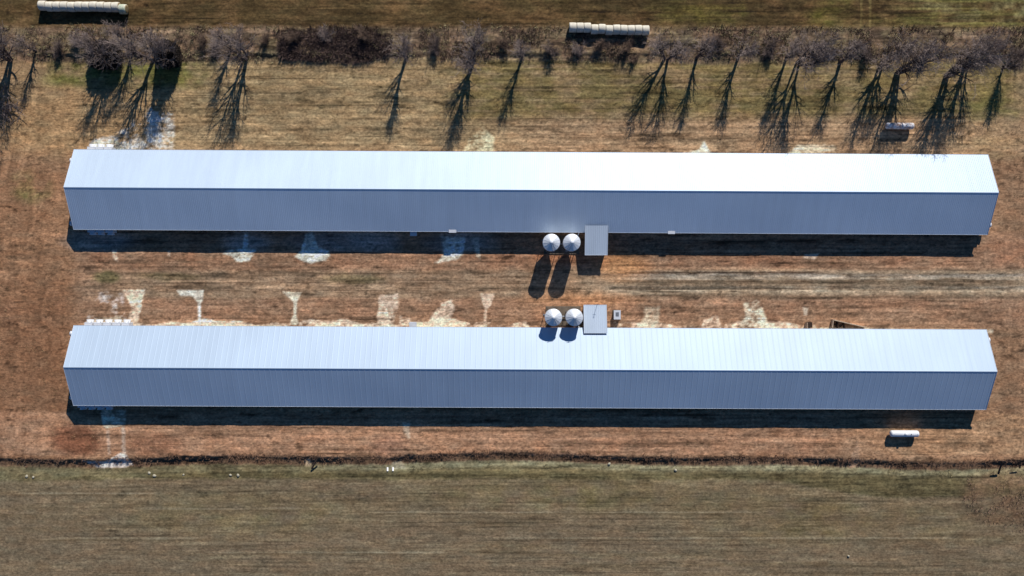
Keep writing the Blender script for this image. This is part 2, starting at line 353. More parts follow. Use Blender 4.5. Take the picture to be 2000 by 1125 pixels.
# relief: thatch, ruts, ditch bank, hedge bank
Z = .10*fbm(X/1.1, Y/.5, 50, 4) + .05*fbm(X/.42, Y/.3, 51, 2) + .14*fbm(X/5, Y/3, 52, 3)
Z *= (1-.45*fe)
Z -= .08*np.exp(-((py-540+4*streak)/4)**2)*sm(1100, 1200, px) + .08*np.exp(-((py-565+4*streak)/4)**2)*sm(1100, 1200, px)
Z += .10*np.exp(-((py-529)/3)**2)*sm(1190, 1230, px)*(1-sm(1560, 1640, px))
dm = dd + 3*fbm(X/2, Y/2, 60)
drop = (0.10+.62*np.clip(.5+2.4*fbm(X/11, Y*0+3.3, 61), 0, 1))
prof = -sm(-4, 6, dm)*drop*(1-sm(8, 52, dm)); Z += prof
hb = (py-hy+w2*.6); Z += .45*sm(-16, -3, -hb*1.0-2)*0
Z += .35*band(70, 108, 14, 4)*np.clip(.5+3*mid, 0, 1)
pad = (np.abs(Y-16) < 7.2) | (np.abs(Y+13.3) < 7.2)
Z = np.where(pad, np.minimum(Z, -.02)*.5, Z)
Z = np.where(far, 0, Z)
ny, nx = X.shape
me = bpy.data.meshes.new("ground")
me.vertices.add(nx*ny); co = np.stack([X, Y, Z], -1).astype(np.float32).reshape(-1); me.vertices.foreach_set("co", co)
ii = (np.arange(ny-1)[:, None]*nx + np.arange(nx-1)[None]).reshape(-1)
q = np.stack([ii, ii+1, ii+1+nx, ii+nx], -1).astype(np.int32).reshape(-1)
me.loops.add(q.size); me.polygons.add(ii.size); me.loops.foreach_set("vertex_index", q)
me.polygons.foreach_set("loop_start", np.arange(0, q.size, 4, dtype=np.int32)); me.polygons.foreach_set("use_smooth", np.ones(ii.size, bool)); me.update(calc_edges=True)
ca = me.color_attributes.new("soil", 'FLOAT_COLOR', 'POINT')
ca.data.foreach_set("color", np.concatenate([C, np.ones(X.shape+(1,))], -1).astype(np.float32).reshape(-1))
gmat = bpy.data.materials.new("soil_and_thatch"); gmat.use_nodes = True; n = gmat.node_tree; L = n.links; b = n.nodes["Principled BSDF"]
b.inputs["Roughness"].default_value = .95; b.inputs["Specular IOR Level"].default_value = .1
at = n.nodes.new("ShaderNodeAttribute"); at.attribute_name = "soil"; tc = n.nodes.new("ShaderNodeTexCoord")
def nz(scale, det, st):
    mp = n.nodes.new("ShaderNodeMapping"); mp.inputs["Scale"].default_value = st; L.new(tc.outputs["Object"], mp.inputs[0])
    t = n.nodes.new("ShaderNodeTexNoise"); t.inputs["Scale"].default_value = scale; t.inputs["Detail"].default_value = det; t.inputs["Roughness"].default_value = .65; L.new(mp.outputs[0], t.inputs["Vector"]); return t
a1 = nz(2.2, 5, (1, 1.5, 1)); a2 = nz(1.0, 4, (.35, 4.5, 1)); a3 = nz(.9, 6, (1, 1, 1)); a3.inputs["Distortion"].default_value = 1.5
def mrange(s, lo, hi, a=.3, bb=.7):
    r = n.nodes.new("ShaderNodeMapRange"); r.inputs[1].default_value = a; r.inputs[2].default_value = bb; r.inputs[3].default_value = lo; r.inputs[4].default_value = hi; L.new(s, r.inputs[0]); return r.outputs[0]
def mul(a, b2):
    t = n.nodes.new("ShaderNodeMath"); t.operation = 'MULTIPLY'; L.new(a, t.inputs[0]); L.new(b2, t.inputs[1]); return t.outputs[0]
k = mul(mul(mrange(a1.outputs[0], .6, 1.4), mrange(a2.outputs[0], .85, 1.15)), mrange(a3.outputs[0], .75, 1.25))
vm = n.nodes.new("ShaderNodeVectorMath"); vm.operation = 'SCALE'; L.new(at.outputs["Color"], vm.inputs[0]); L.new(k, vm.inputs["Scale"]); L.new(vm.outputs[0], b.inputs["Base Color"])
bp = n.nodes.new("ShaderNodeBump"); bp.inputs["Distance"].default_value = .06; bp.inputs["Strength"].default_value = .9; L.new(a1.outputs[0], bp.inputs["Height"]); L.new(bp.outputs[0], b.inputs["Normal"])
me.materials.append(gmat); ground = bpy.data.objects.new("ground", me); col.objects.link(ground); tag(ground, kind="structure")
def ghz(x, y):
    i = int(np.clip(np.searchsorted(gx, x), 1, nx-1)); j = int(np.clip(np.searchsorted(gy, y), 1, ny-1)); return float(Z[j, i])

# ------------------------------------------------------------------ poultry houses
ZE, ZR, HW = 2.15, 5.05, 6.72
def roof_slope(side, Lh, pitch, rw, rh, sag):
    """one ribbed roof plane: cross-section along x, extruded from eave to ridge (side = +1 north, -1 south)"""
    xs = []; hs = []; x = -Lh/2
    while x < Lh/2-.02:
        for dx, h in ((0, 0), (pitch-rw*2, 0), (pitch-rw*1.5, rh), (pitch-rw*.5, rh)):
            if x+dx < Lh/2: xs.append(x+dx); hs.append(h)
        x += pitch
    xs.append(Lh/2); hs.append(0); n_ = len(xs); m = MB(); rows = 6
    for j in range(rows+1):
        t = j/rows; y = side*HW*(1-t) + side*.02*t; z = ZE + (ZR-ZE)*t
        for i in range(n_):
            m.v.append((xs[i], y, z + hs[i] + sag*math.sin(xs[i]*.21+side+t*2)*math.sin(t*3.1)))
    for j in range(rows):
        for i in range(n_-1):
            a = j*n_+i; f = (a, a+1, a+1+n_, a+n_); m.f.append(f if side < 0 else f[::-1])
    o = len(m.v)                       # underside
    for (xx, yy, zz) in ((-Lh/2, side*HW, ZE-.03), (Lh/2, side*HW, ZE-.03), (Lh/2, side*.02, ZR-.03), (-Lh/2, side*.02, ZR-.03)): m.v.append((xx, yy, zz))
    m.f.append((o, o+1, o+2, o+3) if side > 0 else (o+3, o+2, o+1, o))
    return m
def fan(par, x, y, facing, z=1.15, size=1.3, deep=.5, cone=.45, along='y'):
    """exhaust fan: square housing with a flared cone and a grille; facing = +1/-1 along y (or x)"""
    e = MB(); g = MB(); c = MB()
    if along == 'y':
        e.box((x, y+facing*deep/2, z), (size, deep, size))
        pr = [(size*.36, 0), (size*.46, facing*cone), (size*.43, facing*cone), (size*.33, facing*.01)]
        c.lathe(pr, (x, y+facing*(deep+.003), z), 'Y', 18); g.box((x, y+facing*(deep+.04), z), (size*.62, .02, size*.62), 0)
        for k in range(4): g.box((x-.3*size+.2*size*k, y+facing*(deep+cone*.6), z), (.03, .02, size*.7))
    else:
        e.box((x+facing*deep/2, y, z), (deep, size, size))
        pr = [(size*.36, 0), (size*.46, facing*cone), (size*.43, facing*cone), (size*.33, facing*.01)]
        c.lathe(pr, (x+facing*(deep+.003), y, z), 'X', 18); g.box((x+facing*(deep+.04), y, z), (.02, size*.62, size*.62))
    f = e.build('exhaust_fan', M['white'], par, bevel=.02); c.build('fan_cone', M['white'], f, True); g.build('fan_grille', M['grille'], f)
def house(cx, cy, ang, Lh, roofm, pitch, rw, rh, label, fansN, fansS, ends):
    t = empty('poultry_house', (cx, cy, 0), ang); tag(t, label, 'poultry house')
    roof_slope(1, Lh, pitch, rw, rh, .012).build('roof_slope', roofm, t); roof_slope(-1, Lh, pitch, rw, rh, .012).build('roof_slope', roofm, t)
    cap = MB(); 
    for s in (1, -1):
        cap.add([(-Lh/2-.03, s*.15, ZR-.02), (Lh/2+.03, s*.15, ZR-.02), (Lh/2+.03, 0, ZR+.05), (-Lh/2-.03, 0, ZR+.05)], [(0,1,2,3)] if s < 0 else [(3,2,1,0)])
    cap.build('ridge_cap', roofm, t)
    w = MB(); a, bq, zt = Lh/2-.25, HW-.35, ZE+.05; sl_ = (ZR-ZE)/HW; zw = ZE+sl_*.35-.06; zp = ZR-.07
    w.add([(-a,-bq,-.3),(a,-bq,-.3),(a,-bq,zw),(-a,-bq,zw),(-a,bq,-.3),(a,bq,-.3),(a,bq,zw),(-a,bq,zw),(-a,0,zp),(a,0,zp)],
          [(0,1,2,3),(5,4,7,6),(1,5,6,9,2),(4,0,3,8,7)]); w.build('wall', M['wall'], t)
    tr = MB()
    for s in (1, -1): tr.box((0, s*(HW+.012), ZE-.03), (Lh, .02, .12))
    for s in (1, -1):
        for s2 in (1, -1):
            ln = math.hypot(HW, ZR-ZE); tr.box((s*(Lh/2+.022), s2*HW/2, (ZE+ZR)/2-.02), (.04, ln, .14), 0, -s2*math.atan2(ZR-ZE, HW))
    tr.build('roof_trim', M['trim'], t)
    gm_ = MB()                                             # side curtain rails and feed doors
    for s in (1, -1):
        gm_.box((0, s*(bq+.02), 1.75), (2*a-.4, .035, .06)); gm_.box((0, s*(bq+.02), .62), (2*a-.4, .035, .06))
    gm_.build('curtain_rail', M['galv2'], t)
    for s in (1, -1):
        d = MB(); d.box((s*(a+.03), 0, 1.5), (.05, 3.6, 3.0)); dr = d.build('end_door', M['white'], t)
        h = MB(); h.box((s*(a+.07), .15, 1.3), (.04, .05, .3)); h.build('handle', M['dark'], dr)
    for x in fansN: fan(t, x, bq, 1, z=1.3, deep=.85, cone=.45)
    for x in fansS: fan(t, x, -bq, -1, z=.95, deep=.78, cone=.36)
    for s, y, zz in ends: fan(t, s*a, y, s, z=zz, size=1.0, deep=.7, cone=.4, along='x')
    return t
cA = (3.15, 16.08); angA = -R(.33)
loc = lambda c, ang, px_, py_, z: Matrix.Rotation(-ang, 2) @ (Vector(P(px_, py_, z)) - Vector(c))
fx = lambda c, xs: [P(v, 0, 1.5)[0]-c[0] for v in xs]
hA = house(*cA, angA, 153.1, M['roof_a'], .305, .03, .022, 'upper of the two long metal poultry houses, its upper roof slope glaring white',
    fx(cA, (180, 196, 213)), fx(cA, (179, 195, 214)), ((-1, 4.9, 1.6), (-1, -5.6, 1.5), (1, -5.0, 1.5)))
cB = (3.0, -13.33); angB = -R(.26)
hB = house(*cB, angB, 152.9, M['roof_b'], .914, .09, .013, 'long metal poultry house, the lower one, duller roof with wide panel stripes beside the ditch',
    fx(cB, (175, 193, 211, 229, 239+8)), fx(cB, (160, 177, 194, 211)), ((-1, 5.3, 1.5), (1, 4.9, 1.5), (-1, -5.4, 1.4)))
def hood(t, c, ang, px_, py_, z, d, m, name='vent_hood'):
    v = loc(c, ang, px_, py_, z); b_ = MB(); b_.box((v.x, v.y, z), d); b_.add([(v.x-d[0]/2-.05, v.y-d[1]/2-.05, z+d[2]/2+.01), (v.x+d[0]/2+.05, v.y-d[1]/2-.05, z+d[2]/2+.01), (v.x+d[0]/2+.05, v.y+d[1]/2, z+d[2]/2+.09), (v.x-d[0]/2-.05, v.y+d[1]/2, z+d[2]/2+.09)], [(0,1,2,3)])
    b_.build(name, m, t, bevel=.01)
hood(hA, cA, angA, 808, 456.5, 1.1, (1.0, .7, .9), M['white'])
hood(hA, cA, angA, 884, 450.5, 2.05, (1.15, .6, .35), M['white']); hood(hA, cA, angA, 1311, 453, 2.05, (1.1, .6, .35), M['white'])
hood(hB, cB, angB, 807, 634, 1.2, (1.1, .85, .9), M['white'])

# ------------------------------------------------------------------ lean-to control sheds
def shed(px0, px1, pyh, pyl, zh, zl, facing, label, open_front=True):
    x0, yh = P(px0, pyh, zh); x1, _ = P(px1, pyh, zh); _, yl = P(px0, pyl, zl)
    xc = (x0+x1)/2; w = x1-x0; t = empty('lean_to_shed', (xc, (yh+yl)/2, 0)); tag(t, label, 'shed')
    hy_ = (yh-yl)/2; m = MB(); n_ = int(w/.3); sgn = 1 if hy_ > 0 else -1
    xs = []; 
    for i in range(n_):
        for dx, h in ((0, 0), (.2, 0), (.22, .025), (.27, .025)): xs.append((-w/2+i*w/n_+dx, h))
    xs.append((w/2, 0))
    for yy, zz in ((hy_, zh), (-hy_, zl)):
        for xx, h in xs: m.v.append((xx, yy, zz+h))
    k_ = len(xs)
    for i in range(k_-1):
        f = (i, i+k_, i+k_+1, i+1); m.f.append(f if sgn > 0 else f[::-1])
    m.v += [(-w/2, hy_, zh-.04), (w/2, hy_, zh-.04), (w/2, -hy_, zl-.04), (-w/2, -hy_, zl-.04)]; o = len(m.v)-4; m.f.append((o, o+1, o+2, o+3) if sgn > 0 else (o+3, o+2, o+1, o))
    m.build('roof', M['roof_c'], t)
    tr = MB(); ln = math.hypot(2*hy_, zh-zl); an = math.atan2(zh-zl, 2*hy_)
    for s in (1, -1): tr.box((s*(w/2+.02), 0, (zh+zl)/2-.02), (.035, ln, .12), 0, an if sgn > 0 else an)
    tr.box((0, -hy_-sgn*.02, zl-.02), (w+.07, .035, .1)); tr.build('roof_trim', M['trim'], t)
    wl = MB(); iy = -hy_+sgn*.25; oy = hy_-sgn*1.05
    zi = zl-.12; zo = zl+(zh-zl)*.78-.1
    wl.add([(-w/2+.15, iy, -.2), (w/2-.15, iy, -.2), (w/2-.15, iy, zi), (-w/2+.15, iy, zi), (-w/2+.15, oy, -.2), (w/2-.15, oy, -.2), (w/2-.15, oy, zo), (-w/2+.15, oy, zo)],
        [(0,1,2,3), (4,7,6,5), (0,3,7,4), (1,5,6,2), (3,2,6,7)]); wl.build('wall', M['wall'], t)
    d = MB(); d.box((.4, iy-sgn*.03, .95), (.9, .05, 1.9)); dd_ = d.build('door', M['white'], t); h = MB(); h.box((.75, iy-sgn*.07, 1.0), (.05, .04, .15)); h.build('handle', M['dark'], dd_)
    return t
shed(1143.5, 1187.5, 440.5, 498, 2.85, 2.0, -1, 'small blue-grey ribbed lean-to shed projecting down from the upper poultry house beside the feed bins')
shed(1141, 1185.5, 651, 595.5, 2.85, 2.1, 1, 'ribbed lean-to shed on the upper side of the lower poultry house, beside a thin mast')
# mast by the lower shed with its bracket
mt = empty('mast', PV(1163.5, 598, 0)); mt.location.z = 0
tag(mt, 'thin metal mast standing at the upper edge of the lower lean-to shed roof', 'mast')
m = MB(); m.tube((0, .35, 0), (0, .35, 3.9), .035, .03, 8); m.build('pole', M['galv2'], mt)
m = MB(); m.tube((-.28, .35, 3.4), (.28, .35, 3.4), .02, .02, 6); m.tube((-.18, .35, 3.7), (.18, .35, 3.7), .02, .02, 6); m.build('antenna', M['dark'], mt)

# ------------------------------------------------------------------ feed bins
def make_bin():
    t = empty('feed_bin'); r = 1.35; ze, za = 4.75, 5.38
    m = MB(); pr = []
    z = 2.35
    while z < ze: pr += [(r, z), (r+.012, z+.06)]; z += .12
    m.lathe([(.28, .95), (r, 2.3)] + pr + [(r, ze)], n=36).build('bin_body', M['galv'], t, False)
    m = MB()                                              # cone roof with folded seams
    N = 30; vs = [(0.26*math.cos(2*math.pi*k/N), .26*math.sin(2*math.pi*k/N), za) for k in range(N)]
    for k in range(N): vs.append(((r+.07)*math.cos(2*math.pi*k/N), (r+.07)*math.sin(2*math.pi*k/N), ze-.02))
    m.add(vs, [(k, N+k, N+(k+1) % N, (k+1) % N) for k in range(N)])
    for k in range(0, N, 2):
        a = 2*math.pi*k/N; m.tube((.26*math.cos(a), .26*math.sin(a), za+.012), ((r+.06)*math.cos(a), (r+.06)*math.sin(a), ze), .022, .022, 5)
    rf = m.build('cone_roof', M['galv'], t)
    m = MB(); m.lathe([(.27, za-.04), (.28, za+.03), (.12, za+.08), (0, za+.09)], n=18).build('filler_cap', M['white'], rf, True)
    m = MB()
    for a in (0.0,):
        for s in (-.17, .17): m.tube((s, -(r+.12), .5), (s, -(r+.12), ze+.05), .02, .02, 6); m.tube((s, -(r+.12), ze+.05), (s, -.42, za+.05), .02, .02, 6)
        for i in range(14): m.tube((-.17, -(r+.12), .6+i*.31), (.17, -(r+.12), .6+i*.31), .014, .014, 5)
        for i in range(4): y = -(r-.1)+i*.28; z = ze+.05+(i*.28+.2)*.72; m.tube((-.17, y, z), (.17, y, z), .014, .014, 5)
    m.build('ladder', M['galv2'], t)
    for k in range(4):
        a = math.pi/4+k*math.pi/2; m = MB(); m.box(((r+.03)*math.cos(a), (r+.03)*math.sin(a), 1.5), (.09, .09, 3.1), a); m.box(((r+.03)*math.cos(a), (r+.03)*math.sin(a), .03), (.3, .3, .05), a); m.build('leg', M['galv2'], t)
    m = MB()
    for k in range(4):
        a = math.pi/4+k*math.pi/2; a2 = a+math.pi/2; q0 = Vector((r*math.cos(a), r*math.sin(a), .5)); q1 = Vector((r*math.cos(a2), r*math.sin(a2), 2.1)); m.tube(q0, q1, .022, .022, 5)
    m.build('cross_brace', M['galv2'], t)
    m = MB(); m.lathe([(.3, .55), (.3, .96)], n=14).build('boot', M['galv2'], t)
    return t
b0 = make_bin()
binpos = [(1077, 473.5, .3, 'left one of the two galvanised feed bins below the upper poultry house, long black shadow'),
          (1117, 473.5, -.5, 'galvanised feed bin next to the upper lean-to shed, the right one of that pair'),
          (1081, 620, .6, 'galvanised feed bin left of its twin, its shadow falling on the lower poultry house roof'),
          (1122, 620, .1, 'galvanised feed bin close against the lower lean-to shed, right one of its pair')]
for i, (a, b2, rz, lb) in enumerate(binpos):
    o = b0 if i == 0 else copy_tree(b0); x, y = P(a, b2, 4.7); o.location = (x, y, 0); o.rotation_euler = (0, 0, rz); tag(o, lb, 'feed bin', 'conical feed bins between the houses')
for (ya, yb, xa, xb, sgn, lb) in ((473.5, 448, 1077, 1140, 1, 'feed auger tube running under the upper pair of feed bins to the upper house'), (620, 650, 1081, 1140, -1, 'feed auger tube running under the lower pair of feed bins to the lower house')):
    x0, y0 = P(xa, ya, 4.9); x1, _ = P(xb-18, ya, 4.9); t = empty('feed_auger', (x0, y0, 0)); tag(t, lb, 'auger')
    m = MB(); m.tube((-.5, 0, .5), (x1-x0+.3, 0, .5), .09, .09, 10); m.build('auger_tube', M['galv2'], t)
    m = MB(); m.tube((x1-x0+.3, 0, .5), (x1-x0+1.1, sgn*2.0, 2.0), .07, .07, 8); m.build('riser_tube', M['galv'], t)
    m = MB(); m.box((x1-x0+.35, 0, .5), (.4, .28, .28)); m.build('motor', M['dark'], t, bevel=.03)
# concrete pads under the bins (flush slabs)
for (a, b2, wd, hh, lb) in ((1100, 617, 5.9, 3.3, 'stained concrete slab under the lower pair of feed bins'), (1097, 478, 6.0, 3.2, 'concrete slab under the upper pair of feed bins')):
    x, y = P(a, b2, .1); m = MB(); m.box((0, 0, 0), (wd, hh, .3)); o = m.build('concrete_slab', M['concrete'], None, bevel=.03); o.location = (x, y, -.01); tag(o, lb, 'slab')
# weeds and litter round the lower bins
def tufts(name, pts, m, size=(.15, .5), width=.035, per=9, lean=.8, seed=1):
    """clumps of thin blades; pts = list of (x, y, z, scale)"""
    r_ = np.random.default_rng(seed); pts = np.asarray(pts, float); n_ = len(pts)*per
    base = np.repeat(pts[:, :3], per, 0); sc = np.repeat(pts[:, 3], per)
    a = r_.uniform(0, 2*np.pi, n_); ln = r_.uniform(size[0], size[1], n_)*sc; tl = r_.uniform(.1, lean, n_)
    d = np.stack([np.cos(a)*np.sin(tl), np.sin(a)*np.sin(tl), np.cos(tl)], -1)*ln[:, None]
    base = base + np.stack([np.cos(a), np.sin(a), 0*a], -1)*(r_.uniform(0, .22, n_)*sc)[:, None]
    a2 = a + r_.uniform(.8, 2.2, n_); w_ = np.stack([np.cos(a2), np.sin(a2), 0*a], -1)*(width*sc)[:, None]
    bend = d*1.0; bend[:, 2] *= .75; mid_ = base+d*.55
    v = np.stack([base-w_, base+w_, mid_+w_*.7, mid_-w_*.7, base+bend], 1).reshape(-1, 3)
    k_ = np.arange(n_)*5
    fq = np.stack([k_, k_+1, k_+2, k_+3], -1); ft = np.stack([k_+3, k_+2, k_+4], -1)
    me_ = bpy.data.meshes.new(name); me_.vertices.add(len(v)); me_.vertices.foreach_set("co", v.astype(np.float32).reshape(-1))
    lp = np.concatenate([fq.reshape(-1), ft.reshape(-1)]).astype(np.int32); me_.loops.add(lp.size); me_.loops.foreach_set("vertex_index", lp)
    me_.polygons.add(2*n_); st = np.concatenate([np.arange(n_)*4, n_*4+np.arange(n_)*3]).astype(np.int32); me_.polygons.foreach_set("loop_start", st); me_.update(calc_edges=True)
    me_.materials.append(m); o = bpy.data.objects.new(name, me_); col.objects.link(o); return o

# ------------------------------------------------------------------ generator cabinet, planks, crate
t = empty('generator_cabinet', (*P(1205.5, 615, .9), 0)); tag(t, 'small white metal generator cabinet standing to the right of the lower lean-to shed', 'cabinet')
m = MB(); m.box((0, 0, .5), (1.05, 1.45, .85)); m.build('body', M['white'], t, bevel=.03)
m = MB(); m.box((0, 0, .945), (1.15, 1.55, .04)); lid = m.build('lid', M['trim'], t, bevel=.01)
m = MB(); m.box((0, .1, .975), (.55, .7, .02)); [m.box((-.2+.1*i, .1, .99), (.03, .66, .02)) for i in range(5)]; m.build('vent', M['galv2'], lid)
m = MB(); m.box((0, 0, .04), (1.3, 1.7, .09)); m.build('base', M['concrete'], t)
t = empty('plank_pen', (*P(1627, 640, 0), 0)); tag(t, 'three-sided pen of weathered planks holding scrap against the lower house wall', 'pen')
def plank(p0, p1, z0, z1, th=.06, m=M['wood'], name='board'):
    p0 = Vector(p0); p1 = Vector(p1); c = (p0+p1)/2; d = p1-p0; mm = MB(); mm.box((c.x, c.y, (z0+z1)/2), (d.length, th, z1-z0), math.atan2(d.y, d.x)); return mm.build(name, m, t, bevel=.008)
o0 = Vector(P(1627, 640, 0)); w_ = lambda a, b_: Vector(P(a, b_, .6))-o0
plank(w_(1627, 624.5), w_(1692, 639.5), .0, .8, .16); plank(w_(1625.5, 640), w_(1627, 624.5), .0, .75, .14)
plank(w_(1637, 627), w_(1637, 641), .0, .5, .1, M['woodd']); plank(w_(1650, 630), w_(1650, 641), .0, .4, .1, M['woodd'])
mm = MB()
for i in range(5): q_ = w_(1630+i*5.2, 634+i*.8); mm.box((q_.x, q_.y, .12+.05*(i % 3)), (.9, .12, .1), i*1.3)
mm.build('scrap_wood', M['woodd'], t)
t = empty('wooden_crate', (*P(1580.5, 634.5, .4), 0)); tag(t, 'small dark slatted wooden crate against the lower house wall, left of the plank pen', 'crate')
mm = MB(); [mm.box((-.3+.2*i, 0, .42), (.13, .95, .8)) for i in range(4)]; mm.build('slats', M['woodd'], t)
mm = MB(); mm.box((-.52, -.1, .5), (.08, 1.0, 1.0)); mm.build('side_board', M['wood'], t)

# ------------------------------------------------------------------ gas tanks
def tank(px_, py_, r, L_, m_, rz, label):
    x, y = P(px_, py_, .9); t = empty('gas_tank', (x, y, 0), rz); tag(t, label, 'gas tank')
    hl = L_/2-r*.6; pr = [(0, -L_/2)] + [(r*math.sin(a), -hl-r*.6*math.cos(a)) for a in (.3, .6, .9, 1.2)] + [(r, -hl), (r, 0), (r, hl)] + [(r*math.sin(a), hl+r*.6*math.cos(a)) for a in (1.2, .9, .6, .3)] + [(0, L_/2)]
    zc = r+.32; bd = MB().lathe(pr, (0, 0, zc), 'X', 28).build('tank_shell', m_, t, True)
    MB().lathe([(.24, zc+r-.05), (.24, zc+r+.12), (.18, zc+r+.2), (0, zc+r+.23)], n=16).build('valve_dome', m_, bd, True)
    mm = MB(); mm.tube((.9, 0, zc+r-.04), (.9, 0, zc+r+.12), .06); mm.build('gauge_fitting', M['dark'], bd)
    for s in (-1, 1):
        mm = MB(); mm.box((s*L_*.28, 0, .2), (.22, r*1.5, .42)); mm.build('saddle', M['concrete'], t, bevel=.02)
    for s in (-1, 1):
        mm = MB(); mm.box((s*L_*.4, 0, zc+r*.98), (.12, .03, .12)); mm.build('lifting_lug', m_, t)
tank(1757, 246, .55, 4.85, M['tankrust'], -.01, 'weathered white gas tank with rusty patches on the grass below the bare trees')
tank(1766.5, 847, .54, 4.9, M['tank'], -.005, 'clean white gas tank on bare soil below the lower poultry house')

# ------------------------------------------------------------------ round bales
def make_bale(m_):
    t = empty('round_bale'); r, w = .80, 1.19; N = 28; mm = MB(); pr = []
    for rr, h in ((r-.07, -w/2+.0), (r-.01, -w/2+.05), (r, -w/4), (r+.01, 0), (r, w/4), (r-.01, w/2-.05), (r-.07, w/2)): pr.append((rr, h))
    mm.lathe(pr, (0, 0, 0), 'X', N)
    mm.v = [(x, y*(1+.02*math.sin(3*math.atan2(z, y)+x*2)), max(z, -r*.93)) for x, y, z in mm.v]
    o = mm.build('net_wrap', m_, t, True)
    for s in (-1, 1):
        f = MB(); f.lathe([(r-.09, 0), (r*.6, .012), (r*.3, .03), (0, .03)], (0, 0, 0), 'X', N); f.v = [(s*(x+w/2+.004), y, max(z, -r*.93)) for x, y, z in f.v]; f.build('end_face', M['baleface'], t, True)
    return t
words = ['first', 'second', 'third', 'fourth', 'fifth', 'sixth', 'seventh', 'eighth', 'ninth', 'tenth', 'eleventh', 'twelfth']
bA = make_bale(M['bale']); used = False
offs = [0, .02, .03, -.28, -.16, -.36, -.2, -.26, -.24, -.2, -.22]
def place_bale(proto, first, x, y, rz, label, group):
    o = proto if first else copy_tree(proto); o.location = (x, y, .74+ghz(x, y)*.3); o.rotation_euler = (random.uniform(-.5, .5), 0, rz); tag(o, label, 'round bale', group)
for i in range(11):
    px_ = 1111.5+ (i+.5)*14.2; x, y = P(px_, 55+i*.35, .8); y += offs[i]*.8+.12
    place_bale(bA, i == 0, x, y, random.uniform(-.03, .03), 'cream wrapped round bale, %s from the left in the long row above the hedge' % words[i], 'bales in the long row right of centre')
bG = make_bale(M['balegreen'])
for i in range(12):
    px_ = 77+(i+.5)*14.25; x, y = P(px_, 11.5+i*.2, .8); y += random.uniform(-.1, .08)-(.35 if i == 11 else 0)
    pr_ = bG if i == 11 else bA
    lb = 'greenish wrapped round bale at the right end of the row in the top left corner' if i == 11 else 'cream wrapped round bale, %s from the left in the row at the top left' % words[i]
    place_bale(pr_, i == 11, x, y, random.uniform(-.04, .04), lb, 'bales in the row at the top left')

# ------------------------------------------------------------------ bare trees
def segs_mesh(name, segs, sides, m_, parent, smooth=False):
    s = np.array([(*a, *b_, r0, r1) for a, b_, r0, r1 in segs]); p0 = s[:, :3]; p1 = s[:, 3:6]; d = p1-p0; ln = np.linalg.norm(d, axis=1, keepdims=True)+1e-9; d = d/ln
    up = np.where(np.abs(d[:, 2:3]) > .9, np.array([[1., 0, 0]]), np.array([[0, 0, 1.]])); u = np.cross(d, up); u /= np.linalg.norm(u, axis=1, keepdims=True); v = np.cross(d, u)
    n_ = len(s); V = np.zeros((n_, 2*sides, 3))
    for k_ in range(sides):
        a = 2*np.pi*k_/sides; o = u*math.cos(a)+v*math.sin(a); V[:, k_] = p0+o*s[:, 6:7]; V[:, sides+k_] = p1+o*s[:, 7:8]
    base = (np.arange(n_)*2*sides)[:, None, None]; f = np.array([[k_, (k_+1) % sides, sides+(k_+1) % sides, sides+k_] for k_ in range(sides)])[None]+base
    me_ = bpy.data.meshes.new(name); me_.vertices.add(V.size//3); me_.vertices.foreach_set("co", V.astype(np.float32).reshape(-1)); lp = f.astype(np.int32).reshape(-1)
    me_.loops.add(lp.size); me_.loops.foreach_set("vertex_index", lp); me_.polygons.add(lp.size//4); me_.polygons.foreach_set("loop_start", np.arange(0, lp.size, 4, dtype=np.int32)); 
    me_.polygons.foreach_set("use_smooth", np.ones(lp.size//4, bool) if smooth else np.zeros(lp.size//4, bool)); me_.update(calc_edges=True)
    me_.materials.append(m_); o = bpy.data.objects.new(name, me_); col.objects.link(o); o.parent = parent; return o
